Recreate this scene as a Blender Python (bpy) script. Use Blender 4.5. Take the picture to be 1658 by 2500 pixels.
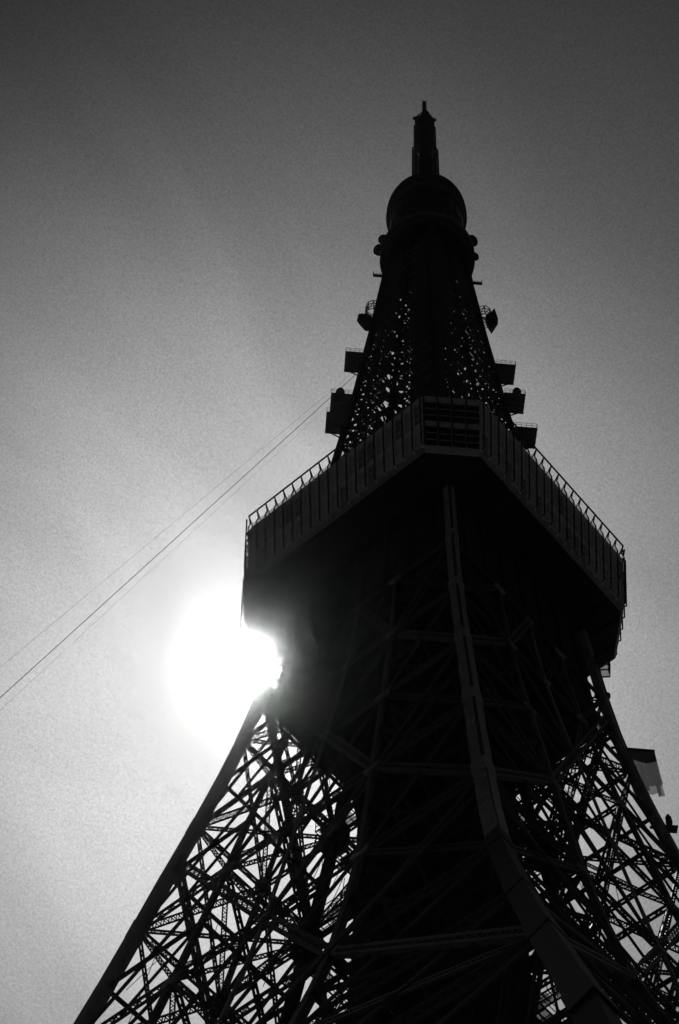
import bpy, math, random
from mathutils import Vector, Matrix
random.seed(7)
V = Vector
scene = bpy.context.scene
for o in list(bpy.data.objects):
    bpy.data.objects.remove(o)
COL = scene.collection

# ------------------------------------------------------------------ camera
cam_d = bpy.data.cameras.new('camera')
cam_d.sensor_fit = 'VERTICAL'
cam_d.sensor_height = 36.0
cam_d.lens = 62.963
cam_d.clip_start = 0.5
cam_d.clip_end = 9000.0
cam = bpy.data.objects.new('camera', cam_d)
COL.objects.link(cam)
CAM = V((-64.856, -51.878, 1.6))
FW = V((0.32038278, 0.32241097, 0.89073343))
RT = V((0.65539157, -0.75436681, 0.03731753))
UP = V((-0.68397132, -0.57182329, 0.45299157))
cam.matrix_world = Matrix(((RT.x, UP.x, -FW.x, CAM.x), (RT.y, UP.y, -FW.y, CAM.y),
                           (RT.z, UP.z, -FW.z, CAM.z), (0, 0, 0, 1)))
scene.camera = cam

# ------------------------------------------------------------------ light
SUN = V((0.34652344, 0.40637285, 0.84544817)).normalized()
EL = math.asin(SUN.z)
ROT = math.atan2(SUN.x, SUN.y)
world = bpy.data.worlds.new('World')
scene.world = world
world.use_nodes = True
nt = world.node_tree
for n in list(nt.nodes):
    nt.nodes.remove(n)
N = nt.nodes.new
L = nt.links.new
def math_node(op, a=None, b=None, tree=None):
    t = tree or nt
    n = t.nodes.new('ShaderNodeMath')
    n.operation = op
    for i, s in enumerate((a, b)):
        if s is None:
            continue
        if isinstance(s, (int, float)):
            n.inputs[i].default_value = s
        else:
            t.links.new(s, n.inputs[i])
    return n.outputs[0]
out = N('ShaderNodeOutputWorld')
bg = N('ShaderNodeBackground')
bg.inputs['Strength'].default_value = 0.1
sky = N('ShaderNodeTexSky')
sky.sky_type = 'NISHITA'
sky.sun_disc = False
sky.sun_elevation = EL
sky.sun_rotation = ROT
sky.dust_density = 1.0
sep = N('ShaderNodeSeparateColor')
L(sky.outputs[0], sep.inputs[0])
tc = N('ShaderNodeTexCoord')
dot = N('ShaderNodeVectorMath')
dot.operation = 'DOT_PRODUCT'
nrm = N('ShaderNodeVectorMath')
nrm.operation = 'NORMALIZE'
L(tc.outputs['Generated'], nrm.inputs[0])
L(nrm.outputs[0], dot.inputs[0])
dot.inputs[1].default_value = SUN
ang = math_node('ARCCOSINE', math_node('MINIMUM', dot.outputs['Value'], 0.9999999))
AUREOLE, AUR_W = 7.6, 0.214         # bright haze round the sun: strength, width in radians
CORE, CORE_W = 1.2, 0.07
q2 = math_node('MULTIPLY', math_node('MULTIPLY', ang, ang), -1.0 / AUR_W ** 2)
wide0 = math_node('MULTIPLY', math_node('EXPONENT', q2), AUREOLE)
core = math_node('MULTIPLY', math_node('EXPONENT', math_node('MULTIPLY', ang, -1.0 / CORE_W)), CORE)
# the sky darkens towards the zenith
sxyz = N('ShaderNodeSeparateXYZ')
L(nrm.outputs[0], sxyz.inputs[0])
zen = N('ShaderNodeMapRange')
zen.inputs['From Min'].default_value = 0.70
zen.inputs['From Max'].default_value = 1.0
zen.inputs['To Min'].default_value = 1.22
zen.inputs['To Max'].default_value = 0.45
L(sxyz.outputs[2], zen.inputs['Value'])
wide = math_node('MULTIPLY', wide0, zen.outputs[0])
no = N('ShaderNodeTexNoise')
no.inputs['Scale'].default_value = 5.0
no.inputs['Detail'].default_value = 5.0
no.inputs['Distortion'].default_value = 0.6
mp = N('ShaderNodeMapping')
mp.inputs['Scale'].default_value = (1.0, 2.4, 1.0)
mp.inputs['Rotation'].default_value = (0.3, 0.2, 0.7)
L(nrm.outputs[0], mp.inputs[0])
L(mp.outputs[0], no.inputs['Vector'])
mot = N('ShaderNodeTexNoise')             # fine mottling that stands in for film grain
mot.inputs['Scale'].default_value = 850.0
mot.inputs['Detail'].default_value = 3.0
L(nrm.outputs[0], mot.inputs['Vector'])
fine = math_node('ADD', math_node('MULTIPLY', math_node('SUBTRACT', mot.outputs[0], 0.5), 0.75), 1.0)
veil = math_node('ADD', math_node('MULTIPLY', math_node('SUBTRACT', no.outputs[0], 0.5), 0.75), 1.0)
SKY_R = 0.045
# thin veil that thickens towards one side of the sky
vd = N('ShaderNodeVectorMath')
vd.operation = 'DOT_PRODUCT'
L(nrm.outputs[0], vd.inputs[0])
vd.inputs[1].default_value = (0.66, -0.75, 0.04)
vm = N('ShaderNodeMapRange')
vm.inputs['From Min'].default_value = -0.18
vm.inputs['From Max'].default_value = 0.30
vm.inputs['To Min'].default_value = 0.0
vm.inputs['To Max'].default_value = 1.35
L(vd.outputs['Value'], vm.inputs['Value'])
fade = math_node('EXPONENT', math_node('MULTIPLY', math_node('MULTIPLY', ang, ang), -1.0 / 0.42 ** 2))
side_veil = math_node('MULTIPLY', math_node('MULTIPLY', vm.outputs[0], fade), zen.outputs[0])
tot = math_node('ADD', math_node('ADD', math_node('MULTIPLY', sep.outputs[0], SKY_R), side_veil),
                math_node('ADD', math_node('MULTIPLY', wide, veil), core))
comb = N('ShaderNodeCombineColor')
tot = math_node('MULTIPLY', tot, fine)
for i in range(3):
    L(tot, comb.inputs[i])
L(comb.outputs[0], bg.inputs['Color'])
L(bg.outputs[0], out.inputs['Surface'])

sun_d = bpy.data.lights.new('sun', 'SUN')
sun_d.energy = 2.0
sun_d.angle = math.radians(0.53)
sun_d.color = (1.0, 1.0, 1.0)      # black and white film
sun = bpy.data.objects.new('sun', sun_d)
COL.objects.link(sun)
sun.location = (200, 240, 500)
sun.rotation_euler = SUN.to_track_quat('Z', 'Y').to_euler()

vs = scene.view_settings
scene.display_settings.display_device = 'sRGB'
vs.view_transform = 'Standard'
vs.look = 'None'
vs.exposure = 0.0
vs.gamma = 1.0
vs.use_curve_mapping = False
cy = scene.cycles
cy.use_denoising = True
cy.denoising_input_passes = 'RGB'
cy.max_bounces = 5
cy.diffuse_bounces = 3
cy.glossy_bounces = 2
cy.transparent_max_bounces = 8

# ------------------------------------------------------------------ materials
def paint(name, grey, rough=0.55, var=0.35, scale=0.9, metal=0.0, spec=0.35, bump=0.0):
    m = bpy.data.materials.new(name)
    m.use_nodes = True
    t = m.node_tree
    b = t.nodes['Principled BSDF']
    tcn = t.nodes.new('ShaderNodeTexCoord')
    n1 = t.nodes.new('ShaderNodeTexNoise')
    n1.inputs['Scale'].default_value = scale
    n1.inputs['Detail'].default_value = 6
    n1.inputs['Roughness'].default_value = 0.65
    t.links.new(tcn.outputs['Object'], n1.inputs['Vector'])
    r = t.nodes.new('ShaderNodeValToRGB')
    r.color_ramp.elements[0].position = 0.3
    r.color_ramp.elements[1].position = 0.7
    lo, hi = grey * (1 - var), grey * (1 + var)
    r.color_ramp.elements[0].color = (lo, lo, lo, 1)
    r.color_ramp.elements[1].color = (hi, hi, hi, 1)
    t.links.new(n1.outputs[0], r.inputs[0])
    t.links.new(r.outputs[0], b.inputs['Base Color'])
    b.inputs['Roughness'].default_value = rough
    b.inputs['Metallic'].default_value = metal
    b.inputs['Specular IOR Level'].default_value = spec
    if bump:
        bp = t.nodes.new('ShaderNodeBump')
        bp.inputs['Strength'].default_value = bump
        n2 = t.nodes.new('ShaderNodeTexNoise')
        n2.inputs['Scale'].default_value = scale * 9
        n2.inputs['Detail'].default_value = 4
        t.links.new(tcn.outputs['Object'], n2.inputs['Vector'])
        t.links.new(n2.outputs[0], bp.inputs['Height'])
        t.links.new(bp.outputs[0], b.inputs['Normal'])
    return m

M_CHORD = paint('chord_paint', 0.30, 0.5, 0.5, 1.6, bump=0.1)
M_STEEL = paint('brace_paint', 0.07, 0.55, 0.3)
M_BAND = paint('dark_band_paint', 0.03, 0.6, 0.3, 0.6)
M_LIT = paint('lit_steel_paint', 0.10, 0.6, 0.25)  # paler copy of the steel, light on it put into the colour
M_BRACE = paint('main_brace_paint', 0.13, 0.6, 0.25)
M_DARK = paint('dark_paint', 0.05, 0.7, 0.4)
M_WALL = paint('deck_wall_paint', 0.75, 0.6, 0.15, 0.7)
M_FRAME = paint('window_frame_paint', 0.5, 0.5, 0.15)
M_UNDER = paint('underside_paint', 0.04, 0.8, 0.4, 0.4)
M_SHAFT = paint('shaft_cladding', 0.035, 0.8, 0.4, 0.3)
M_PLAT = paint('platform_steel', 0.10, 0.7, 0.3)
M_WIRE = paint('wire_steel', 0.12, 0.6, 0.1)
M_GROUND = paint('asphalt', 0.035, 0.9, 0.3, 0.15, spec=0.2, bump=0.3)
M_CONC = paint('concrete', 0.3, 0.85, 0.2, 1.2, bump=0.3)

def glass(name, grey, alpha, rough=0.15):
    m = bpy.data.materials.new(name)
    m.use_nodes = True
    t = m.node_tree
    b = t.nodes['Principled BSDF']
    b.inputs['Base Color'].default_value = (grey, grey, grey, 1)
    b.inputs['Roughness'].default_value = rough
    tr = t.nodes.new('ShaderNodeBsdfTransparent')
    mix = t.nodes.new('ShaderNodeMixShader')
    mix.inputs[0].default_value = alpha
    t.links.new(tr.outputs[0], mix.inputs[1])
    t.links.new(b.outputs[0], mix.inputs[2])
    t.links.new(mix.outputs[0], t.nodes['Material Output'].inputs['Surface'])
    return m

M_PANE = paint('window_glass', 0.03, 0.35, 0.2, spec=0.3)
M_TINT = paint('tinted_window', 0.58, 0.4, 0.2, 0.5, spec=0.3)
M_TINT2 = paint('tinted_window_dark', 0.3, 0.3, 0.2, 0.5, spec=0.35)
M_TINT3 = paint('tinted_window_blind', 0.68, 0.5, 0.2, 0.5, spec=0.3)
M_GLASS = glass('parapet_glass', 0.10, 0.38)
M_MESH = glass('wire_mesh', 0.08, 0.5, 0.6)
M_CLOTH = glass('torn_netting', 0.05, 0.42, 0.9)
M_CLOTH2 = glass('netting_band', 0.04, 0.75, 0.9)

# ------------------------------------------------------------------ mesh helpers
class MB:
    def __init__(s):
        s.v, s.f = [], []
    def hexa(s, pts):
        k = len(s.v)
        s.v += [tuple(p) for p in pts]
        s.f += [(k, k+3, k+2, k+1), (k+4, k+5, k+6, k+7), (k, k+1, k+5, k+4),
                (k+1, k+2, k+6, k+5), (k+2, k+3, k+7, k+6), (k+3, k, k+4, k+7)]
    def bar(s, a, b, w, d, n):
        """box from a to b, w wide across, d deep along the hint n"""
        a, b, n = V(a), V(b), V(n)
        t = (b - a).normalized()
        n = n - t * n.dot(t)
        if n.length < 1e-4:
            n = t.orthogonal()
        n.normalize()
        u = t.cross(n)
        x, y = u * (w / 2), n * (d / 2)
        s.hexa([a - x - y, a + x - y, a + x + y, a - x + y, b - x - y, b + x - y, b + x + y, b - x + y])
    def box(s, c, sx, sy, sz):
        s.bar(V(c) - V((0, 0, sz / 2)), V(c) + V((0, 0, sz / 2)), sx, sy, (0, 1, 0))
    def laced(s, a, b, dep, fl, thick, n, pitch=None, lw=0.07):
        """lattice girder: two flanges and zigzag lacing on both of its faces"""
        a, b, n = V(a), V(b), V(n)
        t = (b - a)
        ln = t.length
        t.normalize()
        n = n - t * n.dot(t)
        n.normalize()
        u = t.cross(n)
        o = u * (dep / 2 - fl / 2)
        s.bar(a + o, b + o, fl, thick, n)
        s.bar(a - o, b - o, fl, thick, n)
        k = max(2, int(ln / (pitch or dep * 0.95)))
        for sd in (-1, 1):
            off = n * (sd * (thick / 2 - 0.02))
            for i in range(k):
                sg = 1 if (i + (sd > 0)) % 2 else -1
                p = a + t * (ln * i / k) + o * sg + off
                q = a + t * (ln * (i + 1) / k) - o * sg + off
                s.bar(p, q, lw, 0.025, n)
    def tube(s, pts, r, seg=6):
        pts = [V(p) for p in pts]
        rings = []
        for i, p in enumerate(pts):
            t = (pts[min(i+1, len(pts)-1)] - pts[max(i-1, 0)]).normalized()
            x = t.orthogonal().normalized() if i == 0 else (x - t * x.dot(t)).normalized()
            y = t.cross(x)
            k = len(s.v)
            rr = r[i] if isinstance(r, (list, tuple)) else r
            s.v += [tuple(p + x * (rr * math.cos(2*math.pi*j/seg)) + y * (rr * math.sin(2*math.pi*j/seg))) for j in range(seg)]
            rings.append(k)
        for a, b in zip(rings, rings[1:]):
            for j in range(seg):
                j2 = (j + 1) % seg
                s.f.append((a+j, a+j2, b+j2, b+j))
        s.f.append(tuple(rings[0] + j for j in reversed(range(seg))))
        s.f.append(tuple(rings[-1] + j for j in range(seg)))
    def loft(s, ra, rb, cap_a=True, cap_b=True):
        k = len(s.v)
        n = len(ra)
        s.v += [tuple(p) for p in ra] + [tuple(p) for p in rb]
        for j in range(n):
            j2 = (j + 1) % n
            s.f.append((k+j, k+j2, k+n+j2, k+n+j))
        if cap_a: s.f.append(tuple(k + j for j in reversed(range(n))))
        if cap_b: s.f.append(tuple(k + n + j for j in range(n)))
    def lathe(s, prof, seg=56, centre=(0, 0, 0), axis=None):
        k = len(s.v)
        c = V(centre)
        if axis is None:
            X, Y, Z = V((1, 0, 0)), V((0, 1, 0)), V((0, 0, 1))
        else:
            Z = V(axis).normalized(); X = Z.orthogonal().normalized(); Y = Z.cross(X)
        for r, z in prof:
            for j in range(seg):
                a = 2 * math.pi * j / seg
                s.v.append(tuple(c + X * (r * math.cos(a)) + Y * (r * math.sin(a)) + Z * z))
        for i in range(len(prof) - 1):
            for j in range(seg):
                j2 = (j + 1) % seg
                s.f.append((k+i*seg+j, k+i*seg+j2, k+(i+1)*seg+j2, k+(i+1)*seg+j))
    def plate(s, pts, th, n):
        o = V(n).normalized() * (th / 2)
        s.loft([V(p) - o for p in pts], [V(p) + o for p in pts])
    def build(s, name, mat, parent=None, kind=None, label=None, origin=None, smooth=False):
        me = bpy.data.meshes.new(name)
        og = V(origin) if origin is not None else V((0, 0, 0))
        me.from_pydata([(x - og.x, y - og.y, z - og.z) for x, y, z in s.v], [], s.f)
        me.materials.append(mat)
        if smooth:
            me.polygons.foreach_set('use_smooth', [True] * len(me.polygons))
        o = bpy.data.objects.new(name, me)
        o.location = og
        COL.objects.link(o)
        if parent is not None:
            o.parent = parent
        if kind: o['kind'] = kind
        if label: o['label'] = label
        return o

def empty(name, loc, label, cat, group=None):
    o = bpy.data.objects.new(name, None)
    o.location = loc
    o.empty_display_size = 0.3
    COL.objects.link(o)
    tag(o, label, cat, group)
    return o
def tag(o, label, cat, group=None):
    o['label'] = label
    o['category'] = cat
    if group: o['group'] = group

# ------------------------------------------------------------------ ground
g = MB()
R = 2500
g.v = [(-R, -R, 0), (R, -R, 0), (R, R, 0), (-R, R, 0)]
g.f = [(0, 1, 2, 3)]
g.build('ground', M_GROUND, kind='structure')

# ------------------------------------------------------------------ volume added to spread the sun's glare over the steel
hz = MB()
H = 2600
hz.hexa([(-H, -H, -1), (H, -H, -1), (H, H, -1), (-H, H, -1), (-H, -H, 340), (H, -H, 340), (H, H, 340), (-H, H, 340)])
mh = bpy.data.materials.new('glare_haze_air')
mh.use_nodes = True
for n in list(mh.node_tree.nodes):
    if n.type != 'OUTPUT_MATERIAL':
        mh.node_tree.nodes.remove(n)
pv = mh.node_tree.nodes.new('ShaderNodeVolumePrincipled')
pv.inputs['Color'].default_value = (1, 1, 1, 1)
pv.inputs['Density'].default_value = 2.5e-5
pv.inputs['Anisotropy'].default_value = 0.99
mh.node_tree.links.new(pv.outputs[0], mh.node_tree.nodes['Material Output'].inputs['Volume'])
hz.build('glare_haze', mh, kind='stuff')

# ------------------------------------------------------------------ tower profile
ZS = [0, 15, 30, 44.6, 58.4, 68.5, 75, 82, 89, 96.5, 103.5, 111, 120, 129, 143, 155, 179, 183, 195, 206, 214, 235, 250]
WS = [46, 41, 35.5, 30.9, 25.3, 21.4, 19.2, 17.5, 16.2, 14.95, 13.85, 12.6, 11.25, 10.35, 9.6, 8.6, 7.05, 6.8, 6.05, 5.53, 5.1, 4.15, 3.8]
def interp(z, xs, ys):
    if z <= xs[0]: return ys[0]
    for i in range(len(xs) - 1):
        if z <= xs[i+1]:
            t = (z - xs[i]) / (xs[i+1] - xs[i])
            return ys[i] + t * (ys[i+1] - ys[i])
    return ys[-1]
def W(z): return interp(z, ZS, WS)
def F(z): return interp(z, [0, 57, 67, 75, 86, 98, 121, 132], [.32, .31, .30, .288, .274, .281, .293, .30])
def face_pt(k, u, z, push=0.0):
    """point on tower face k (four turns), u from -1 to 1 across it"""
    w = W(z)
    x, y = -w - push, -u * w
    for _ in range(k):
        x, y = -y, x
    return V((x, y, z))
def face_n(k):
    x, y = -1, 0
    for _ in range(k):
        x, y = -y, x
    return V((x, y, 0.35)).normalized()
def UI(z): return 1 - 2 * F(z)

tower = empty('lattice_tower', (0, 0, 0),
              'tall dark steel lattice tower with octagonal viewing deck and antenna mast on top', 'tower')
LV = [132, 121.6, 109.8, 97.8, 86, 74.5, 65, 56.6, 46, 34, 20, 0]

def chord(pts, w0, w1, n_hint, name, mat, mat_low=None):
    m = MB()
    low = 0
    for i in range(len(pts) - 1):
        t = i / max(1, len(pts) - 2)
        wd = w0 + (w1 - w0) * t
        a, b = pts[i], pts[i+1]
        m.bar(a, b + (b - a).normalized() * 0.12, wd, wd, n_hint)
        if b.z < 75: low = len(m.f)
    o = m.build(name, mat, tower)
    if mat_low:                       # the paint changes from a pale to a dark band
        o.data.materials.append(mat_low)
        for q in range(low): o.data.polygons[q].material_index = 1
    return o

corners = [(-1, -1), (-1, 1), (1, 1), (1, -1)]
zch = [0, 10, 20, 27, 34, 40, 46, 51, 56.6, 61, 65, 70, 74.5, 80, 86, 92, 97.8, 104, 109.8, 116, 121.6, 127, 132, 143]
for cx, cyy in corners:
    pts = [V((cx * W(z), cyy * W(z), z)) for z in zch]
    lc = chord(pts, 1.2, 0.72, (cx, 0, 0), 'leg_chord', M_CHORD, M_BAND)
    for z in LV[:-1]:
        wd = 0.72 + (1.2 - 0.72) * (1 - max(0, [i for i, q in enumerate(zch) if q <= z + .01][-1]) / 22)
        m = MB()
        a, b = V((cx * W(z - .9), cyy * W(z - .9), z - .9)), V((cx * W(z + .9), cyy * W(z + .9), z + .9))
        m.bar(a, b, wd + .1, wd + .1, (cx, 0, 0))
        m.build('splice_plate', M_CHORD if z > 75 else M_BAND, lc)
    for z0, z1 in zip(zch[6:-1], zch[7:]):
        # seam strip on the edge between the two outer plates
        wd = 0.78 + .5 * max(0, (120 - z0) / 120)
        e = V((-cx * 0.02, -cyy * 0.02, 0))
        m = MB()
        for q in (0.0,):
            pa = V((cx * (W(z0) + wd * .42), cyy * (W(z0) + wd * .42), z0)); pb = V((cx * (W(z1) + wd * .42), cyy * (W(z1) + wd * .42), z1))
            m.bar(pa, pb, .16, .16, (cx, 0, 0))
        m.build('edge_angle', M_DARK, lc)
    # inner corner chord of the leg
    pts = []
    for z in zch[:-2]:
        w = W(z) * UI(z)
        pts.append(V((cx * w, cyy * w, z)))
    chord(pts, 1.0, 0.6, (cx, 0, 0), 'inner_leg_chord', M_DARK)

for k in range(4):
    for sgn in (-1, 1):
        pts = [face_pt(k, sgn * UI(z), z) for z in zch[:-1]]
        chord(pts, 0.7, 0.26, face_n(k), 'side_chord', M_BRACE)
    pts = [face_pt(k, 0, z) for z in zch[2:-1]]
    chord(pts, 0.30, 0.15, face_n(k), 'middle_post', M_CHORD)

def laced_part(name, a, b, dep, fl, thick, n, mat=M_STEEL, pitch=None, lw=0.07):
    m = MB()
    m.laced(a, b, dep, fl, thick, n, pitch, lw)
    return m.build(name, mat, tower)
def plain_part(name, a, b, w, d, n, mat=M_STEEL):
    m = MB()
    m.bar(a, b, w, d, n)
    return m.build(name, mat, tower)

UPZ = V((0, 0, 1))
for k in range(4):
    n = face_n(k)
    for i, z in enumerate(LV[:-1]):
        big = z < 100
        # horizontals across the face
        u0 = [-1, -UI(z), 0, UI(z), 1]
        for a, b in zip(u0, u0[1:]):
            pa, pb = face_pt(k, a, z), face_pt(k, b, z)
            laced_part('girder', pa, pb, 0.8 if big else 0.62, 0.16, 0.16, UPZ.cross(pb - pa), M_LIT if k == 0 else M_STEEL, pitch=0.5, lw=0.11)  # left near face painted paler, as lit; the others stay dark
        # leg bays: crossing braces between the outer and the side chord
        if i + 1 < len(LV):
            z2 = LV[i+1]
            for sg in (-1, 1):
                if z2 > 20:
                    a, b = face_pt(k, sg * 1, z), face_pt(k, sg * UI(z2), z2)
                    laced_part('leg_brace', a, b, 0.36, 0.1, 0.12, n, M_LIT if k == 0 else M_STEEL, 0.4, 0.08)  # same lit tone painted on the left near face
                    a, b = face_pt(k, sg * UI(z), z), face_pt(k, sg * 1, z2)
                    if i % 2 == 0 or k in (1, 2):
                        laced_part('leg_brace', a, b, 0.55, 0.14, 0.14, n, pitch=0.45, lw=0.08)
                    # centre field
                    a, b = face_pt(k, sg * UI(z), z), face_pt(k, 0, z2)
                    laced_part('field_brace', a, b, 0.46, 0.12, 0.13, n, pitch=0.45, lw=0.07)
    # heavy braces that run down across the whole face
    chains = [((-1, 129.5), (0, 110), (None, 98), (1, 86)),
              ((-1, 105.6), (0, 86), (None, 74.5), (1, 57)),
              ((-1, 84), (0, 60), (None, 46), (1, 34)),
              ((0, 132), (None, 121.6), (1, 110))]
    for ch in chains:
        for mir in (1, -1):
            for (ua, za), (ub, zb) in zip(ch, ch[1:]):
                ua = UI(za) if ua is None else ua
                ub = UI(zb) if ub is None else ub
                a, b = face_pt(k, ua * mir, za), face_pt(k, ub * mir, zb)
                # k = 0 is the face left of the near leg, k = 3... right of it
                heavy = (k in (0, 2) and mir == 1) or (k in (1, 3) and mir == -1)
                if heavy:
                    laced_part('main_brace', a, b, 0.75, 0.22, 0.3, n, M_BRACE, 0.6, 0.12)
                else:
                    laced_part('main_brace', a, b, 0.55, 0.15, 0.16, n, M_STEEL, 0.45, 0.09)

# leg interiors: faces towards the axis, plan bracing, walkways
for cx, cyy in corners:
    for i, z in enumerate(LV[:-2]):
        w, wi = W(z), W(z) * UI(z)
        z2 = LV[i+1]
        w2, wi2 = W(z2), W(z2) * UI(z2)
        I = V((cx*wi, cyy*wi, z)); A = V((cx*w, cyy*wi, z)); B = V((cx*wi, cyy*w, z)); O = V((cx*w, cyy*w, z))
        I2 = V((cx*wi2, cyy*wi2, z2)); A2 = V((cx*w2, cyy*wi2, z2)); B2 = V((cx*wi2, cyy*w2, z2))
        for p, q in ((I, A), (I, B)):
            laced_part('inner_girder', p, q, 0.62, 0.14, 0.15, UPZ.cross(q - p), pitch=0.5, lw=0.1)
        laced_part('plan_brace', A, B, 0.4, 0.1, 0.15, UPZ, lw=0.05)
        laced_part('plan_brace', I, O, 0.35, 0.09, 0.15, UPZ, lw=0.05)
        laced_part('inner_brace', A, I2, 0.55, 0.14, 0.15, (0, cyy, 0.2), pitch=0.45, lw=0.1)
        laced_part('inner_brace', B, I2, 0.55, 0.14, 0.15, (cx, 0, 0.2), pitch=0.45, lw=0.1)
        laced_part('inner_brace', I, A2, 0.34, 0.09, 0.18, (0, cyy, 0.2), lw=0.06)
        laced_part('inner_brace', I, B2, 0.34, 0.09, 0.18, (cx, 0, 0.2), lw=0.06)

# light struts half way up each bay of the legs
for k in range(4):
    for z, z2 in zip(LV[:7], LV[1:8]):
        zm = (z + z2) / 2
        for sg in (-1, 1):
            a, b = face_pt(k, sg, zm), face_pt(k, sg * UI(zm), zm)
            laced_part('sub_strut', a, b, 0.34, 0.1, 0.18, UPZ.cross(b - a), M_DARK, .4, .07)
            a2 = face_pt(k, sg * (1 + UI(z2)) / 2, z2)
            laced_part('sub_strut', b, a2, 0.3, 0.1, 0.16, face_n(k), M_DARK, .4, .07)
            c = face_pt(k, sg * UI(zm), zm, -W(zm) * (1 - UI(zm)))
            laced_part('sub_strut', b, c, 0.34, 0.1, 0.18, UPZ.cross(c - b), M_DARK, .4, .07)

# ties from leg to leg behind the faces, and to the lift shaft
SH = 4.35
for k in range(4):
    for i, z in enumerate(LV[:-3]):
        w = W(z); wi = w * UI(z)
        a = V((-wi, wi, z)); b = V((-wi, -wi, z))
        c = V((-SH, SH, z)); d = V((-wi, 0, z)); e = V((-SH, 0, z))
        def rot(p):
            x, y = p.x, p.y
            for _ in range(k): x, y = -y, x
            return V((x, y, p.z))
        a, b, c, d, e = map(rot, (a, b, c, d, e))
        laced_part('tie_girder', a, b, 0.65, 0.15, 0.16, UPZ.cross(b - a), pitch=0.5, lw=0.11)
        laced_part('shaft_tie', a, c, 0.4, 0.1, 0.2, UPZ, lw=0.06)
        laced_part('shaft_tie', d, e, 0.4, 0.1, 0.2, UPZ, lw=0.06)

# gusset plates where the members meet
for k in range(4):
    n = face_n(k)
    for z in LV[:9]:
        for u in (-UI(z), 0, UI(z)):
            s = 0.75 if u else 0.5
            c = face_pt(k, u, z, 0.02)
            tx = (face_pt(k, u + .01, z) - face_pt(k, u, z)).normalized()
            ty = n.cross(tx).normalized()
            m = MB()
            pts = [c + tx*(s*.95*math.cos(a)) + ty*(s*1.2*math.sin(a)) for a in [math.pi/8 + j*math.pi/4 for j in range(8)]]
            m.plate(pts, 0.34, n)
            m.build('gusset_plate', M_CHORD, tower)

# node boxes on the inner leg chords, loose drop cables
for cx, cyy in corners:
    for z in LV[1:8]:
        wi = W(z) * UI(z)
        m = MB()
        for a in (0, 1):
            m.plate([V((cx*wi, cyy*wi, z)) + V((cx*a*q, cyy*(1-a)*q, h)) for q, h in ((-1.2, -.5), (-.5, -1.5), (.6, -1.5), (1.5, -.4), (1.5, .5), (.6, 1.4), (-.5, 1.4), (-1.2, .5))], .5, (1-a, a, 0))
        m.build('node_box', M_DARK, tower)
for k in range(4):
    for j in range(14):
        u, z = random.uniform(-.8, .8), random.uniform(70, 122)
        z2 = z - random.uniform(6, 16)
        a, b = face_pt(k, u, z, -random.uniform(0, 3)), face_pt(k, u + random.uniform(-.15, .15), z2, -random.uniform(0, 3))
        m = MB(); m.tube([a, a.lerp(b, .5) - V((0, 0, .3)), b], .025, 4)
        m.build('drop_cable', M_DARK, tower)

# walkways: narrow grating with railing along the inner girders
for k in range(4):
    for z in (121.5, 109.5, 97, 85, 75.5, 64.5, 53):
        wi = W(z) * UI(z) + 0.8
        def rot(p):
            x, y = p[0], p[1]
            for _ in range(k): x, y = -y, x
            return V((x, y, p[2]))
        m = MB()
        a, b = (-wi, wi, z + 0.35), (-wi, -wi, z + 0.35)
        A, B = rot(a), rot(b)
        side = rot((1, 0, 0)); side.z = 0
        nb = int((B - A).length / 0.55)
        for s in (-.55, 0, .55):
            m.bar(A + side * s, B + side * s, 0.08, 0.14, UPZ)
        for j in range(nb + 1):
            p = A.lerp(B, j / nb)
            m.bar(p - side * .55, p + side * .55, 0.06, 0.08, UPZ)
        w_ = m.build('walkway', M_DARK, tower)
        gm = MB()
        for j in range(0, nb - 2, 6):
            if random.random() < .55:
                p, q = A.lerp(B, (j + .3) / nb), A.lerp(B, min(1, (j + 5.7) / nb))
                gm.plate([p - side*.52, q - side*.52, q + side*.52, p + side*.52], .02, UPZ)
        if gm.v: gm.build('grating', M_MESH, w_)
        r = MB()
        for s in (-.58, .58):
            for h in (0.55, 1.1):
                r.bar(A + side * s + V((0, 0, h)), B + side * s + V((0, 0, h)), 0.05, 0.05, UPZ)
            for j in range(0, nb + 1, 3):
                p = A.lerp(B, j / nb) + side * s
                r.bar(p, p + V((0, 0, 1.1)), 0.05, 0.05, side)
        r.build('railing', M_DARK, w_)

# lift shaft in the middle and its stair
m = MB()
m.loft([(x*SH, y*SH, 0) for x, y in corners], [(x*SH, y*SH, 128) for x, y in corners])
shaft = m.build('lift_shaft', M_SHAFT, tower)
for z in range(4, 128, 4):
    m = MB()
    for k in range(4):
        a = V((-SH-.12, SH+.12, z)); b = V((-SH-.12, -SH-.12, z))
        for p in (a, b):
            for _ in range(k): p.x, p.y = -p.y, p.x
        m.bar(a, b, 0.22, 0.22, UPZ)
    m.build('shaft_ring', M_DARK, shaft)
for i in range(24):
    z0 = 10 + i * 4.8
    s = 1 if i % 2 else -1
    a = V((-SH - 1.0, -s * 3.2, z0)); b = V((-SH - 1.0, s * 3.2, z0 + 4.8))
    m = MB()
    for o in (-.5, .5):
        m.bar(a + V((o, 0, 0)), b + V((o, 0, 0)), 0.06, 0.3, (0, 0, 1))
        m.bar(a + V((o, 0, 1)), b + V((o, 0, 1)), 0.05, 0.05, (0, 0, 1))
    for j in range(16):
        p = a.lerp(b, (j + .5) / 16)
        m.bar(p - V((.5, 0, 0)), p + V((.5, 0, 0)), 0.28, 0.05, (0, 0, 1))
    m.box((-SH - 1.0, s * 3.8, z0 + 4.8), 1.1, 1.3, 0.1)
    m.build('stair_flight', M_DARK, tower)

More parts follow.
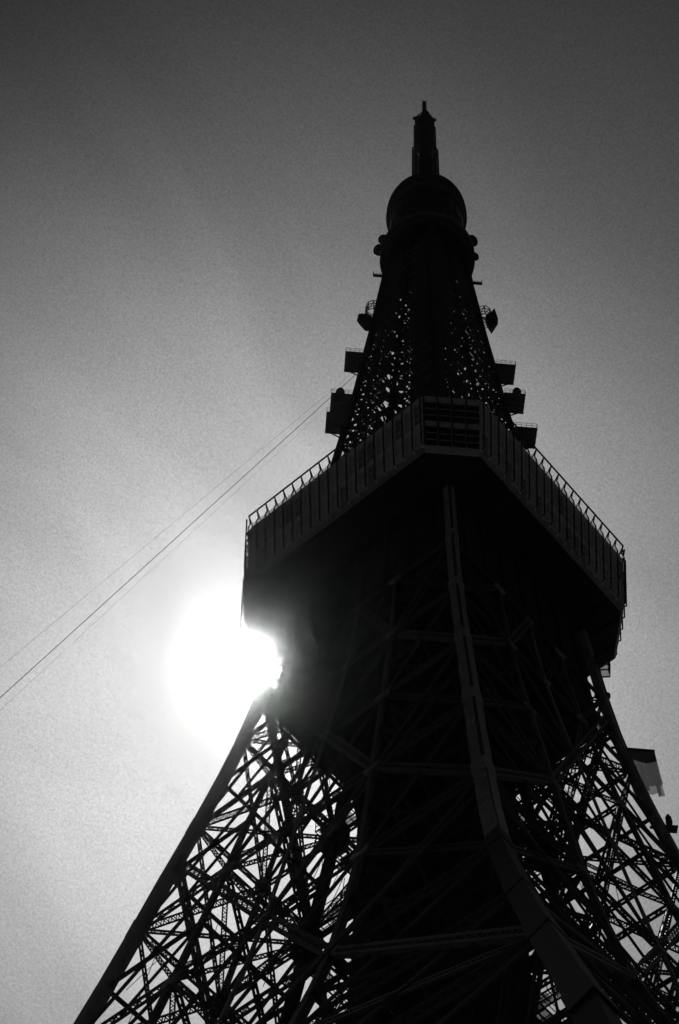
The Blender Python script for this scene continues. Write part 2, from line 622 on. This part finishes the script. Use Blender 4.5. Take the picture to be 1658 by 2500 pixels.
# ------------------------------------------------------------------ machine floor under the deck
def octo(a, c, z):
    b = a - c
    return [V(p) for p in ((-a, b, z), (-a, -b, z), (-b, -a, z), (b, -a, z), (a, -b, z), (a, b, z), (b, a, z), (-b, a, z))]
ZB, ZT = 143.12, 153.04
m = MB()
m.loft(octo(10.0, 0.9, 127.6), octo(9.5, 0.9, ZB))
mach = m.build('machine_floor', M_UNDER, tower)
for k in range(4):
    for i in range(7):
        u = -0.85 + i * 0.283
        a = V((-10.05, -u * 9.5, 128)); b = V((-9.6, -u * 9.0, ZB - .1))
        for p in (a, b):
            for _ in range(k): p.x, p.y = -p.y, p.x
        mm = MB(); mm.bar(a, b, 0.25, 0.25, face_n(k)); mm.build('rib', M_UNDER, mach)
    a = V((-10.2, 10.1, 127.5)); b = V((-10.2, -10.1, 127.5))
    for p in (a, b):
        for _ in range(k): p.x, p.y = -p.y, p.x
    mm = MB(); mm.laced(a, b, 1.1, 0.2, 0.35, UPZ.cross(b - a), lw=0.1); mm.build('edge_truss', M_STEEL, mach)

# ------------------------------------------------------------------ main viewing deck
m = MB()
lo, hi = octo(13.69, 3.444, ZB), octo(14.48, 3.754, ZT)
inset = 0.16
def shrink(r, d):
    return [p - V((p.x, p.y, 0)).normalized() * d for p in r]
m.loft(shrink(lo, inset), shrink(hi, inset))
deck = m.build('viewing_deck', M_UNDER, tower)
# underside joists
for i in range(-6, 7):
    x = i * 2.1
    hy = 13.4 if abs(x) < 10 else 13.4 - (abs(x) - 10)
    mm = MB()
    mm.bar((x, -hy, ZB - .16), (x, hy, ZB - .16), 0.22, 0.32, (0, 0, 1))
    mm.build('joist', M_UNDER, deck)
rows = [0.045, 0.10, 0.46, 0.54, 0.90, 0.985]      # sill band, lower windows, middle band, upper windows, top band
def P(i, u, v, push=0.0):
    j = (i + 1) % 8
    a = lo[i].lerp(lo[j], u); b = hi[i].lerp(hi[j], u)
    p = a.lerp(b, v)
    nn = V(((lo[i] + lo[j]) / 2).to_tuple()); nn.z = 0; nn.normalize()
    return p + nn * push, nn
for i in range(8):
    long_ = (i % 2 == 0)
    nb = 19 if long_ else 4
    # continuous bands
    for v0, v1, pr in ((0.0, 0.10, .05), (0.455, 0.545, .03), (0.90, 1.0, .06)):
        mm = MB()
        e0, e1 = 0.002, 0.998
        q = [P(i, e0, v0, pr)[0], P(i, e1, v0, pr)[0], P(i, e1, v1, pr)[0], P(i, e0, v1, pr)[0]]
        nn = P(i, .5, .5)[1]
        back = [p - nn * 0.28 for p in q]
        mm.hexa([back[0], back[1], back[2], back[3], q[0], q[1], q[2], q[3]])
        mm.build('wall_band', M_FRAME if not long_ else (M_TINT2 if v0 == 0 else M_WALL), deck)
    for b in range(nb):
        u0, u1 = (b + .04) / nb, (b + .96) / nb
        for v0, v1 in ((.10, .455), (.545, .90)):
            mm = MB()
            q = [P(i, u0, v0, -.06)[0], P(i, u1, v0, -.06)[0], P(i, u1, v1, -.06)[0], P(i, u0, v1, -.06)[0]]
            back = [p - nn * 0.08 for p in q]
            mm.hexa([back[0], back[1], back[2], back[3], q[0], q[1], q[2], q[3]])
            mm.build('window_pane', random.choice((M_TINT, M_TINT, M_TINT2, M_TINT3)) if long_ else M_PANE, deck)
    for b in range(nb + 1):
        u = min(max(b / nb, .003), .997)
        mm = MB()
        a, c = P(i, u, .06, .04)[0], P(i, u, .94, .04)[0]
        mm.bar(a, c, 0.16, 0.2, nn)
        if b < nb:
            for v in (.215, .335, .66, .78):
                mm.bar(P(i, u, v, .0)[0], P(i, (b + 1) / nb, v, .0)[0], 0.07, 0.08, nn)
        mm.build('mullion', M_FRAME if not long_ else M_WALL, deck)
    # stand-off guide posts with the roof rail
    top = 155.0
    for b in range(nb + 1):
        if b == nb and not long_:
            continue
        u = min(max(b / nb, .004), .996)
        w0, _ = P(i, u, .12, .34)
        w1, _ = P(i, u, .97, .34)
        rl, _ = P(i, u, 1.0, .46)
        rl.z = top
        roof, _ = P(i, u, 1.0, -.25)
        mm = MB()
        mm.tube([P(i, u, .10, .02)[0], w0, w1, w1.lerp(rl, .45) - nn * .25, rl], 0.075, 5)
        mm.tube([roof, roof + V((0, 0, .9)) + nn * .1, rl], 0.06, 5)
        for v in (.3, .5, .7):
            mm.tube([P(i, u, v, .0)[0], P(i, u, v, .34)[0]], 0.05, 4)
        mm.build('guide_post', M_DARK, deck)
    a, _ = P(i, 0, 1, .46); c, _ = P(i, 1, 1, .46)
    a.z = c.z = top
    mm = MB(); mm.tube([a, c], 0.085, 6); mm.build('roof_rail', M_STEEL, deck)
    for b in range(nb):
        q = [P(i, (b + .03) / nb, 1, -.1)[0], P(i, (b + .97) / nb, 1, -.1)[0]]
        mm = MB()
        mm.plate([q[0], q[1], q[1] + V((0, 0, 1.15)), q[0] + V((0, 0, 1.15))], 0.03, nn)
        mm.build('parapet_glass', M_GLASS, deck)

# ------------------------------------------------------------------ upper shaft of the tower
UL = [153.2]
st = 5.6
while UL[-1] < 239:
    UL.append(UL[-1] + st)
    st *= 0.965
UL[-1] = 243.0
for cx, cyy in corners:
    pts = [V((cx * W(z), cyy * W(z), z)) for z in UL]
    mm = MB()
    for a, b in zip(pts, pts[1:]):
        mm.bar(a, b, 0.62, 0.62, (cx, 0, 0))
    mm.build('upper_chord', M_DARK, tower)
for k in range(4):
    n = face_n(k)
    for i, z in enumerate(UL[:-1]):
        z2 = UL[i+1]
        a, b = face_pt(k, -.96, z), face_pt(k, .96, z)
        laced_part('upper_girder', a, b, 0.42, 0.12, 0.3, UPZ.cross(b - a), M_LIT if k in (0, 1) else M_STEEL, lw=0.06)  # faces towards the camera painted paler, as if lit
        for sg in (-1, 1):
            laced_part('upper_brace', face_pt(k, sg * .96, z), face_pt(k, 0, z2), 0.27, 0.08, 0.15, n, M_LIT if k in (0, 1) else M_STEEL, pitch=.5, lw=0.04)  # lit tone painted on the near faces
            laced_part('upper_brace', face_pt(k, 0, z), face_pt(k, sg * .96, z2), 0.27, 0.08, 0.15, n, M_LIT if k in (0, 1) else M_STEEL, pitch=.5, lw=0.04)  # near faces carry the painted lit tone here too
            zm = (z + z2) / 2
            plain_part('upper_strut', face_pt(k, sg * .96, zm), face_pt(k, sg * .5, zm), 0.14, 0.14, n)
            mm = MB()
            for q in range(4):
                za, zb = z + (z2 - z) * q / 4, z + (z2 - z) * (q + 1) / 4
                ua, ub = (.96, .42) if q % 2 else (.42, .96)
                mm.bar(face_pt(k, sg * ua, za, -.3), face_pt(k, sg * ub, zb, -.3), .07, .07, n)
            mm.bar(face_pt(k, sg * .7, z, -.2), face_pt(k, sg * .7, z2, -.2), .12, .12, n)
            mm.build('fine_lacing', M_DARK, tower)
            if i % 2:
                plain_part('upper_strut', face_pt(k, sg * .5, z), face_pt(k, sg * .96, z2), 0.12, 0.12, n)
    mm = MB()
    for a, b in zip(UL, UL[1:]):
        mm.bar(face_pt(k, 0, a), face_pt(k, 0, b), 0.26, 0.26, n)
    mm.build('upper_post', M_DARK, tower)
# inner frames and the core that holds lift, stair and cables
mm = MB()
mm.loft([(x*1.5, y*1.5, 153.2) for x, y in corners], [(x*1.2, y*1.2, 243) for x, y in corners])
core_o = mm.build('upper_core', M_SHAFT, tower)
CABLES = MB()
for i, z in enumerate(UL[:-1]):
    mm = MB()
    w = W(z) * .97
    for k in range(4):
        a, b = V((-w, 0, z)), V((0, w, z))
        c, d = V((-w, w, z)), V((-2.2, 2.2, z))
        for p in (a, b, c, d):
            for _ in range(k): p.x, p.y = -p.y, p.x
        mm.bar(a, b, 0.18, 0.22, UPZ); mm.bar(c, d, 0.2, 0.25, UPZ)
    mm.build('ring_frame', M_STEEL, tower)
    # ladder and cable runs at the two visible sides
    z2 = UL[i+1]
    mm = CABLES
    for q in range(24):
        t = random.uniform(0, 2 * math.pi)
        r0 = W(z) * random.uniform(.3, .9)
        x, y = r0 * math.cos(t), r0 * math.sin(t)
        mm.bar((x, y, z), (x * .97, y * .97, z2), random.uniform(.05, .16), .1, (1, 0, 0))
        x2, y2 = x + random.uniform(-2, 2), y + random.uniform(-2, 2)
        x2, y2 = max(-r0, min(r0, x2)), max(-r0, min(r0, y2))
        mm.bar((x, y, z), (x2, y2, z2), .07, .07, (1, 0, 0))
    if i % 2 == 0:
        for q in range(4):
            s = W(z) * .62
            x, y = ((-s, s), (s, -s), (-s, -s * .3), (s * .3, -s))[q]
            c = MB()
            c.box((x, y, z + 1.3), random.uniform(.6, 1.1), random.uniform(.6, 1.1), random.uniform(.9, 1.6))
            c.build('equipment_cabinet', M_PLAT, tower)

CABLES.build('cable_run', M_DARK, tower, kind='stuff')

# ------------------------------------------------------------------ top deck and antenna
ZD = 243.5
mm = MB()
mm.lathe([(0.01, ZD-.6), (5.6, ZD-.6), (6.3, ZD-.1), (6.66, ZD), (6.66, ZD+1.5), (6.3, ZD+1.9), (5.6, ZD+2.2), (5.4, ZD+2.3), (5.4, 261.85)])
up = mm.build('top_deck', M_DARK, tower, smooth=False)
mm = MB()
mm.lathe([(5.3, 261.9), (5.35, 261.8), (5.95, 261.9), (6.02, 262.05)])
mm.build('eave_soffit', M_LIT, up)  # pale colour paints the light caught by the soffit
mm = MB()
mm.lathe([(6.70, ZD-.02), (6.74, ZD+.05), (6.74, ZD+1.45), (6.70, ZD+1.5)])
mm.build('lit_skirt_ring', M_BRACE, up)  # separate paler band, paints the lit rim of the skirt
mm = MB()
mm.lathe([(6.03, 262.06), (6.1, 262.4), (6.08, 264.6), (5.95, 266.2), (5.7, 267.6), (5.3, 268.9), (4.7, 270.0), (4.0, 271.0), (3.1, 271.7), (.01, 272.0)])
mm.build('dome_roof', M_DARK, up, smooth=True)
for j in range(24):
    a0, a1 = (j + .08) / 24 * 2 * math.pi, (j + .92) / 24 * 2 * math.pi
    for z0, z1 in ((247.2, 251.6), (254.5, 259.5)):
        c = MB()
        pts = [(5.45 * math.cos(a), 5.45 * math.sin(a), z) for a, z in ((a0, z0), (a1, z0), (a1, z1), (a0, z1))]
        c.plate(pts, .1, (math.cos((a0 + a1) / 2), math.sin((a0 + a1) / 2), 0))
        c.build('window_pane', M_PANE, up)
for j in range(16):
    a = j / 16 * 2 * math.pi
    d = V((math.cos(a), math.sin(a), 0))
    c = MB()
    c.bar(d * 2.3 + V((0, 0, ZD - 1.0)), d * 6.0 + V((0, 0, ZD - .55)), .16, .5, (0, 0, 1))
    c.build('floor_beam', M_DARK, up)

mast = MB()
mast.loft([(x*.8, y*.8, 271.5) for x, y in corners], [(x*.65, y*.65, 321) for x, y in corners])
mast_o = mast.build('antenna_mast', M_DARK, tower)
for i in range(17):
    z = 272.5 + i * 2.9
    hw = 1.58 if z < 300 else (1.36 if z < 316 else 1.22)
    for k in range(4):
        c = MB()
        def r4(x, y, zz):
            for _ in range(k): x, y = -y, x
            return V((x, y, zz))
        for e in (-.92, -.3, .3, .92):
            c.bar(r4(-hw, e * hw, z), r4(-hw, e * hw, z + 2.5), .16, .2, (1, 1, 0))
        for zz in (0.1, 1.25, 2.4):
            c.bar(r4(-hw, -hw, z + zz), r4(-hw, hw, z + zz), .14, .14, UPZ)
        for e in (-.6, .6):
            c.bar(r4(-hw, e * hw, z + 1.2), r4(-hw * .75, e * hw, z + 1.2), .14, .14, UPZ)
        c.bar(r4(-hw, -hw, z), r4(-hw, hw, z + 2.5), .08, .08, UPZ)
        c.build('dipole_panel', M_STEEL, mast_o)
c = MB()
c.loft([(x*1.25, y*1.25, 319.5) for x, y in corners], [(x*.4, y*.4, 323.2) for x, y in corners])
c.build('mast_cap', M_DARK, mast_o)
c = MB()
c.lathe([(.5, 322.5), (.42, 324), (.36, 328), (.30, 333), (.01, 333.3)], 12)
for z in (324.5, 326, 327.5, 329, 330.5, 332, 333):
    c.bar((-.62, 0, z), (.62, 0, z), .1, .1, UPZ); c.bar((0, -.62, z), (0, .62, z), .1, .1, UPZ)
c.build('top_pole', M_DARK, mast_o)
for s in (-1, 1):
    c = MB()
    b = V((-s, s, 0)).normalized()
    p0 = V((0, 0, 320.2)) + b * 1.3
    c.tube([p0, p0 + b * .5, p0 + b * .75 + V((0, 0, .7)), p0 + b * .5 + V((0, 0, 1.5)), p0 + b * .15 + V((0, 0, 1.2))], .17, 6)
    c.build('whip_antenna', M_DARK, mast_o)
c = MB()
c.lathe([(2.1, 271.2), (2.3, 271.9), (2.3, 272.6), (2.0, 272.8), (.01, 272.8)], 24)
c.build('mast_collar', M_DARK, mast_o)

# ------------------------------------------------------------------ things fixed to the tower
DL = V((-1, 1, 0)).normalized()      # out over the leg on the left of the picture
DR = -DL
DN = V((-1, -1, 0)).normalized()     # towards the camera side
def platform(side, r0, r1, z, depth, label, knob=False):
    c = side * ((r0 + r1) / 2)
    t = empty('service_platform', (c.x, c.y, z), label, 'platform', 'service platforms on the upper tower')
    og = V((c.x, c.y, z))
    def add(mb, name, mat):
        mb.v = [(x - og.x, y - og.y, zz - og.z) for x, y, zz in mb.v]
        return mb.build(name, mat, t)
    h = depth / 2
    b0 = V((0, 0, z))
    m = MB()
    m.plate([b0 + side*r0 - DN*h, b0 + side*r1 - DN*h, b0 + side*r1 + DN*h, b0 + side*r0 + DN*h], .12, UPZ)
    add(m, 'deck_plate', M_PLAT)
    for f in (-.9, -.3, .3, .9):
        m = MB()
        m.bar(b0 + side*(r0 - 2.2) + DN*h*f - V((0, 0, .2)), b0 + side*r1 + DN*h*f - V((0, 0, .2)), .12, .25, UPZ)
        add(m, 'joist', M_PLAT)
    m = MB()
    pts = [side*(r0 + .1) + DN*h, side*r1 + DN*h, side*r1 - DN*h, side*(r0 + .1) - DN*h]
    for a, b in zip(pts, pts[1:]):
        for hh in (.55, 1.1):
            m.bar(b0 + a + V((0, 0, hh)), b0 + b + V((0, 0, hh)), .035, .035, UPZ)
        k = 4
        for j in range(k + 1):
            p = a.lerp(b, j / k)
            m.bar(b0 + p, b0 + p + V((0, 0, 1.1)), .04, .04, side)
    add(m, 'railing', M_PLAT)
    m = MB()
    for f in (-.8, .8):
        m.bar(b0 + side*(r1 - .4) + DN*h*f - V((0, 0, .3)), b0 + side*(r0 - .25) + DN*h*f - V((0, 0, 2.4)), .12, .12, UPZ)
    add(m, 'bracket', M_PLAT)
    if knob:
        m = MB()
        m.lathe([(.01, -.1), (.45, 0), (.55, .5), (.42, 1.0), (.01, 1.2)], 12, b0 + side*(r0 + (r1-r0)*.62) + DN*h*.75 + V((0, 0, .6)))
        add(m, 'lamp_housing', M_DARK)
    return t
platform(DL, 7.9, 10.3, 203.6, 2.68, 'highest square platform on the left edge of the upper tower')
platform(DL, 8.8, 11.5, 190.4, 2.85, 'upper of two overlapping platforms left of the upper tower', True)
platform(DL, 9.4, 11.8, 185.2, 2.62, 'left platform nearest the deck roof, lower of the overlapping pair')
platform(DR, 7.9, 10.4, 203.6, 2.62, 'highest square platform on the right edge of the upper tower')
platform(DR, 8.6, 11.1, 194.9, 2.51, 'middle platform on the right edge with a rounded lamp on its railing', True)
platform(DR, 9.4, 11.9, 185.4, 2.51, 'right platform just above the deck railing')

def local(mb, og):
    mb.v = [(x - og.x, y - og.y, z - og.z) for x, y, z in mb.v]
    return mb
# round link dishes beside the top deck
def dish(pos, out_, rad, label):
    t = empty('link_dish', pos, label, 'dish antenna', 'round dishes beside the top deck')
    og = V(pos)
    m = MB()
    ax = V(out_).normalized()
    m.lathe([(.01, -.8*rad), (rad*.5, -.72*rad), (rad*.85, -.4*rad), (rad, 0), (rad*1.02, .1), (rad*.97, .14), (rad*.8, .5*rad), (rad*.45, .78*rad), (.01, .88*rad)], 20, V((0, 0, 0)), ax)
    m.build('drum', M_DARK, t)
    m = MB()
    inn = V((-og.x, -og.y, 0)).normalized()
    m.tube([ax * -.3, inn * 1.4 + V((0, 0, -.2))], .14, 6)
    m.tube([ax * -.3 + V((0, 0, .3)), inn * 1.4 + V((0, 0, .6))], .08, 6)
    m.build('mount_arm', M_DARK, t)
dish(DL * 6.4 + V((0, 0, 251.2)), (-1, .3, .5), .78, 'small upper dish on the left flank of the top deck')
dish(DL * 6.8 + V((0, 0, 246.3)), (-1, .1, .4), 1.0, 'large round dish on the left flank of the top deck')
dish(DR * 6.5 + V((0, 0, 253.6)), (-.2, -1, .5), 1.05, 'upper round dish on the right flank of the top deck')
dish(DR * 6.75 + V((0, 0, 246.7)), (-.1, -1, .5), .72, 'lower small dish on the right flank of the top deck')

# horn antennas with their cages
def horn(side, r, z, pts, label, cage_c):
    og = side * r + V((0, 0, z))
    t = empty('horn_antenna', og, label, 'antenna', 'horn antennas below the top deck')
    m = MB()
    fa = [side * a + V((0, 0, b)) - DN * .4 for a, b in pts]
    fb = [side * (a * .9) + V((0, 0, b * .9)) + DN * .4 for a, b in pts]
    m.loft(fa, fb)
    m.build('horn', M_DARK, t)
    m = MB()
    cc = V(cage_c)
    for zz in (-1.5, -.5, .5, 1.5):
        m.lathe([(.95, zz - .06), (1.05, zz), (.95, zz + .06)], 12, cc)
    for j in range(8):
        a = j / 8 * 2 * math.pi
        d = V((math.cos(a), math.sin(a), 0))
        m.tube([cc + d + V((0, 0, -1.5)), cc + d + V((0, 0, 1.5))], .07, 4)
        m.tube([cc + d + V((0, 0, -1.5)), cc + V((math.cos(a + .8), math.sin(a + .8), 1.5))], .05, 4)
    m.tube([cc - side * 1.2, side * .3], .15, 5)
    m.tube([cc - side * 1.2 + V((0, 0, 1)), cc + V((0, 0, 1))], .1, 5)
    m.build('cage', M_DARK, t)
horn(DL, 8.2, 217.2, [(-1.0, -2.0), (-.1, -1.9), (.7, .2), (1.05, 1.5), (.95, 2.1), (.5, 2.4), (-.9, 2.1)], 'dark slanted horn antenna on the left edge below the top deck', DL * -1.0 + V((0, 0, 4.2)))
horn(DR, 8.3, 221.7, [(-.85, 1.0), (-.7, -1.3), (-.15, -4.0), (.85, -.2), (.5, 4.0), (.1, 2.6)], 'dark diamond shaped horn antenna on the right edge below the top deck', DR * -1.0 + V((0, 0, 1.0)))

# thin booms under the top deck
def boom(side, r0, r1, z, label):
    og = side * r0 + V((0, 0, z))
    t = empty('boom_arm', og, label, 'boom', 'thin booms under the top deck')
    ln = r1 - r0
    m = MB()
    m.laced(side * -1.5, side * ln, .42, .09, .3, DN, lw=.06)
    m.build('boom', M_DARK, t)
    m = MB()
    m.tube([side * ln, side * ln + V((0, 0, 1.6))], .05, 5)
    for k in range(3):
        m.tube([side * (ln * k / 3), side * (ln * k / 3) + V((0, 0, .9))], .04, 5)
    m.tube([V((0, 0, .9)), side * ln + V((0, 0, .9))], .03, 4)
    m.build('handrail', M_DARK, t)
boom(DL, 6.0, 7.5, 235.4, 'thin lattice boom sticking out left under the top deck')
boom(DR, 6.0, 7.5, 235.5, 'thin lattice boom sticking out right under the top deck')

# floodlight on the right leg
og = DR * 17.95 + V((0, 0, 114.3))
t = empty('floodlight', og, 'small hooded floodlight standing on the outer edge of the right leg', 'floodlight')
m = MB(); m.lathe([(.01, .35), (.2, .4), (.28, .8), (.26, 1.4), (.12, 1.75), (.01, 1.8)], 12); m.build('lamp_head', M_DARK, t)
m = MB(); m.plate([DR*-.5 + DN*.35, DR*.55 + DN*.35, DR*.55 - DN*.35, DR*-.5 - DN*.35], .1, UPZ)
m.bar(V((0, 0, 0)), V((0, 0, .5)), .12, .12, DN); m.bar(DR*.45, DR*-.9 + V((0, 0, -.9)), .14, .14, DN)
m.bar(DR*-1.6, DR*-.4, .2, .14, DN)
m.build('bracket', M_DARK, t)
# lumps of gear at the head of the right leg
og = DR * 14.5 + V((0, 0, 132.6))
t = empty('warning_lamp', og, 'small lamp cluster at the head of the right leg under the deck', 'lamp')
m = MB(); m.lathe([(.01, -.3), (.25, -.2), (.3, .2), (.1, .45), (.01, .5)], 10, DR * .35); m.build('lamp_head', M_DARK, t)
m = MB(); m.bar(DR * -.8, DR * .4, .2, .2, UPZ); m.bar(DR * -.3 + V((0, 0, .5)), DR * .3 + V((0, 0, .5)), .3, .3, UPZ); m.build('bracket', M_DARK, t)

# mesh cradle hanging under the right rear corner of the deck
og = DR * 15.0 + V((0, 0, 137.3))
t = empty('mesh_cradle', og, 'small glazed cradle hanging under the right corner of the deck', 'cradle')
m = MB()
q = [DR*-.9 - DN*.8, DR*.55 - DN*.6, DR*.4 + DN*.6, DR*-.9 + DN*.8]
for a, b in zip(q, q[1:] + q[:1]):
    m.bar(a - V((0, 0, .5)), b - V((0, 0, .5)), .1, .1, UPZ); m.bar(a + V((0, 0, .7)), b + V((0, 0, .7)), .1, .1, UPZ)
    m.bar(a - V((0, 0, .5)), a + V((0, 0, .7)), .1, .1, DN)
    m.bar(a.lerp(b, .5) - V((0, 0, .5)), a.lerp(b, .5) + V((0, 0, .7)), .06, .06, DN)
m.bar(DR*-.8 + V((0, 0, .7)), DR*-1.6 + V((0, 0, 3)), .12, .12, DN)
m.bar(DR*-.4 + V((0, 0, .7)), DR*-1.3 + V((0, 0, 5.6)), .1, .1, DN)
m.build('frame', M_DARK, t)
m = MB()
m.plate([p - V((0, 0, .5)) for p in q], .03, UPZ)
m.build('floor_pane', M_GLASS, t)

# lift cradle frame hung on the left corner of the deck
og = DL * 17.25 + V((0, 0, 142.4))
t = empty('cradle_frame', og, 'tall narrow cradle frame hung on the left corner of the deck beside the sun', 'frame')
m = MB()
for d_, r_, z0, z1 in ((.35, .11, -5.0, 5.2), (.0, .05, -5.0, 4.9), (-.35, .14, -5.0, 4.5)):
    m.tube([DL * (d_ - .25) + V((0, 0, z0)), DL * (d_ + .2) + V((0, 0, z1))], r_, 6)
for j in range(14):
    z = -4.9 + j * .74
    m.bar(DL * (.1 + .03 * j) + V((0, 0, z)), DL * (.1 + .03 * j) + DN * .5 + V((0, 0, z)), .05, .05, UPZ)
    m.bar(DL * (-.3 + .03 * j) + V((0, 0, z)), DL * (.12 + .03 * j) + V((0, 0, z + .5)), .04, .04, UPZ)
m.build('ladder_rail', M_DARK, t)
m = MB()
m.tube([DL * .55 + V((0, 0, 5.0)), DL * .35 + V((0, 0, 5.9)), DL * -.6 + V((0, 0, 6.8))], .2, 6)
m.tube([DL * .4 + V((0, 0, 5.6)), DL * .4 + V((0, 0, 7.0))], .04, 4)
m.tube([DL * .5 + V((0, 0, 4.9)), DL * .75 + V((0, 0, 5.0))], .06, 4)
m.tube([DL * -.2 + V((0, 0, -4)), DL * -1.4 + V((0, 0, -4))], .08, 4)
m.tube([DL * -.2 + V((0, 0, 1)), DL * -1.0 + V((0, 0, 1))], .08, 4)
m.build('davit_arm', M_DARK, t)

# ragged netting hanging beside the right leg
og = DR * 17.0 + V((0, 0, 124.8))
t = empty('hanging_net', og, 'ragged grey netting hanging from a boom beside the right leg', 'netting')
m = MB(); m.bar(DR * -2.6, DR * 1.0, .16, .16, UPZ); m.build('boom', M_DARK, t)
m = MB()
m.plate([DR * -1.6, DR * .95, DR * .99 - V((0, 0, 1.5)), DR * .1 - V((0, 0, 1.9)), DR * -1.5 - V((0, 0, 1.3))], .02, DN)
m.build('valance', M_CLOTH2, t)
for layer in (-.12, .05):
    x = -1.55
    while x < .93:
        wd = random.uniform(.25, .6)
        ln = random.uniform(4.6, 6.6)
        m = MB()
        dd = DN * (layer + random.uniform(-.04, .04))
        a0, a1 = DR * x + dd, DR * min(.97, x + wd) + dd
        sh = DR * (.025 * ln)
        m.plate([a0, a1, a1 + sh - V((0, 0, ln * random.uniform(.92, 1))), a0 + sh - V((0, 0, ln))], .02, DN)
        m.build('strip', M_CLOTH, t)
        x += wd * random.uniform(.84, 1.06)

# stay wires down to the left
for (a, b, r, lab) in ((V((-7.0, 7.0, 198.5)), V((-63, 42.4, -.3)), .011, 'thin stay wire, uppermost of the three slanting to the lower left'),
                       (V((-7.2, 7.2, 196.1)), V((-58.7, 46.2, -.3)), .03, 'thickest stay wire, middle of the three slanting to the lower left'),
                       (V((-7.0, 7.0, 194.8)), V((-57.6, 47.1, -.3)), .008, 'faintest stay wire, lowest of the three slanting to the lower left')):
    m = MB()
    pts = []
    a2 = a + (a - b) * .021
    for j in range(13):
        tt = j / 12
        p = a.lerp(b, tt)
        p.z -= 1.2 * 4 * tt * (1 - tt) * 0.3
        pts.append(p)
    m.tube([a2] + pts, r, 5)
    o = m.build('stay_wire', M_WIRE, origin=b)
    tag(o, lab, 'wire', 'stay wires from the upper tower')

# keep at most 300 of one part: join the farthest of the rest into one
import collections
groups = collections.defaultdict(list)
for o in tower.children:
    groups[o.name.split('.')[0]].append(o)
for nm, lst in groups.items():
    if len(lst) <= 300:
        continue
    def cen(o):
        s = V((0, 0, 0)); vs_ = o.data.vertices
        for i in range(0, len(vs_), max(1, len(vs_)//6)): s += vs_[i].co
        return s / len(range(0, len(vs_), max(1, len(vs_)//6)))
    lst.sort(key=lambda o: (cen(o) - CAM).length + (400 if cen(o).z < 40 else 0))
    m = MB()
    mat = lst[-1].data.materials[0]
    for o in lst[300:]:
        k = len(m.v)
        m.v += [tuple(v.co) for v in o.data.vertices]
        m.f += [tuple(i + k for i in p.vertices) for p in o.data.polygons]
        me = o.data
        bpy.data.objects.remove(o)
        bpy.data.meshes.remove(me)
    m.build(nm, mat, tower, kind='stuff')
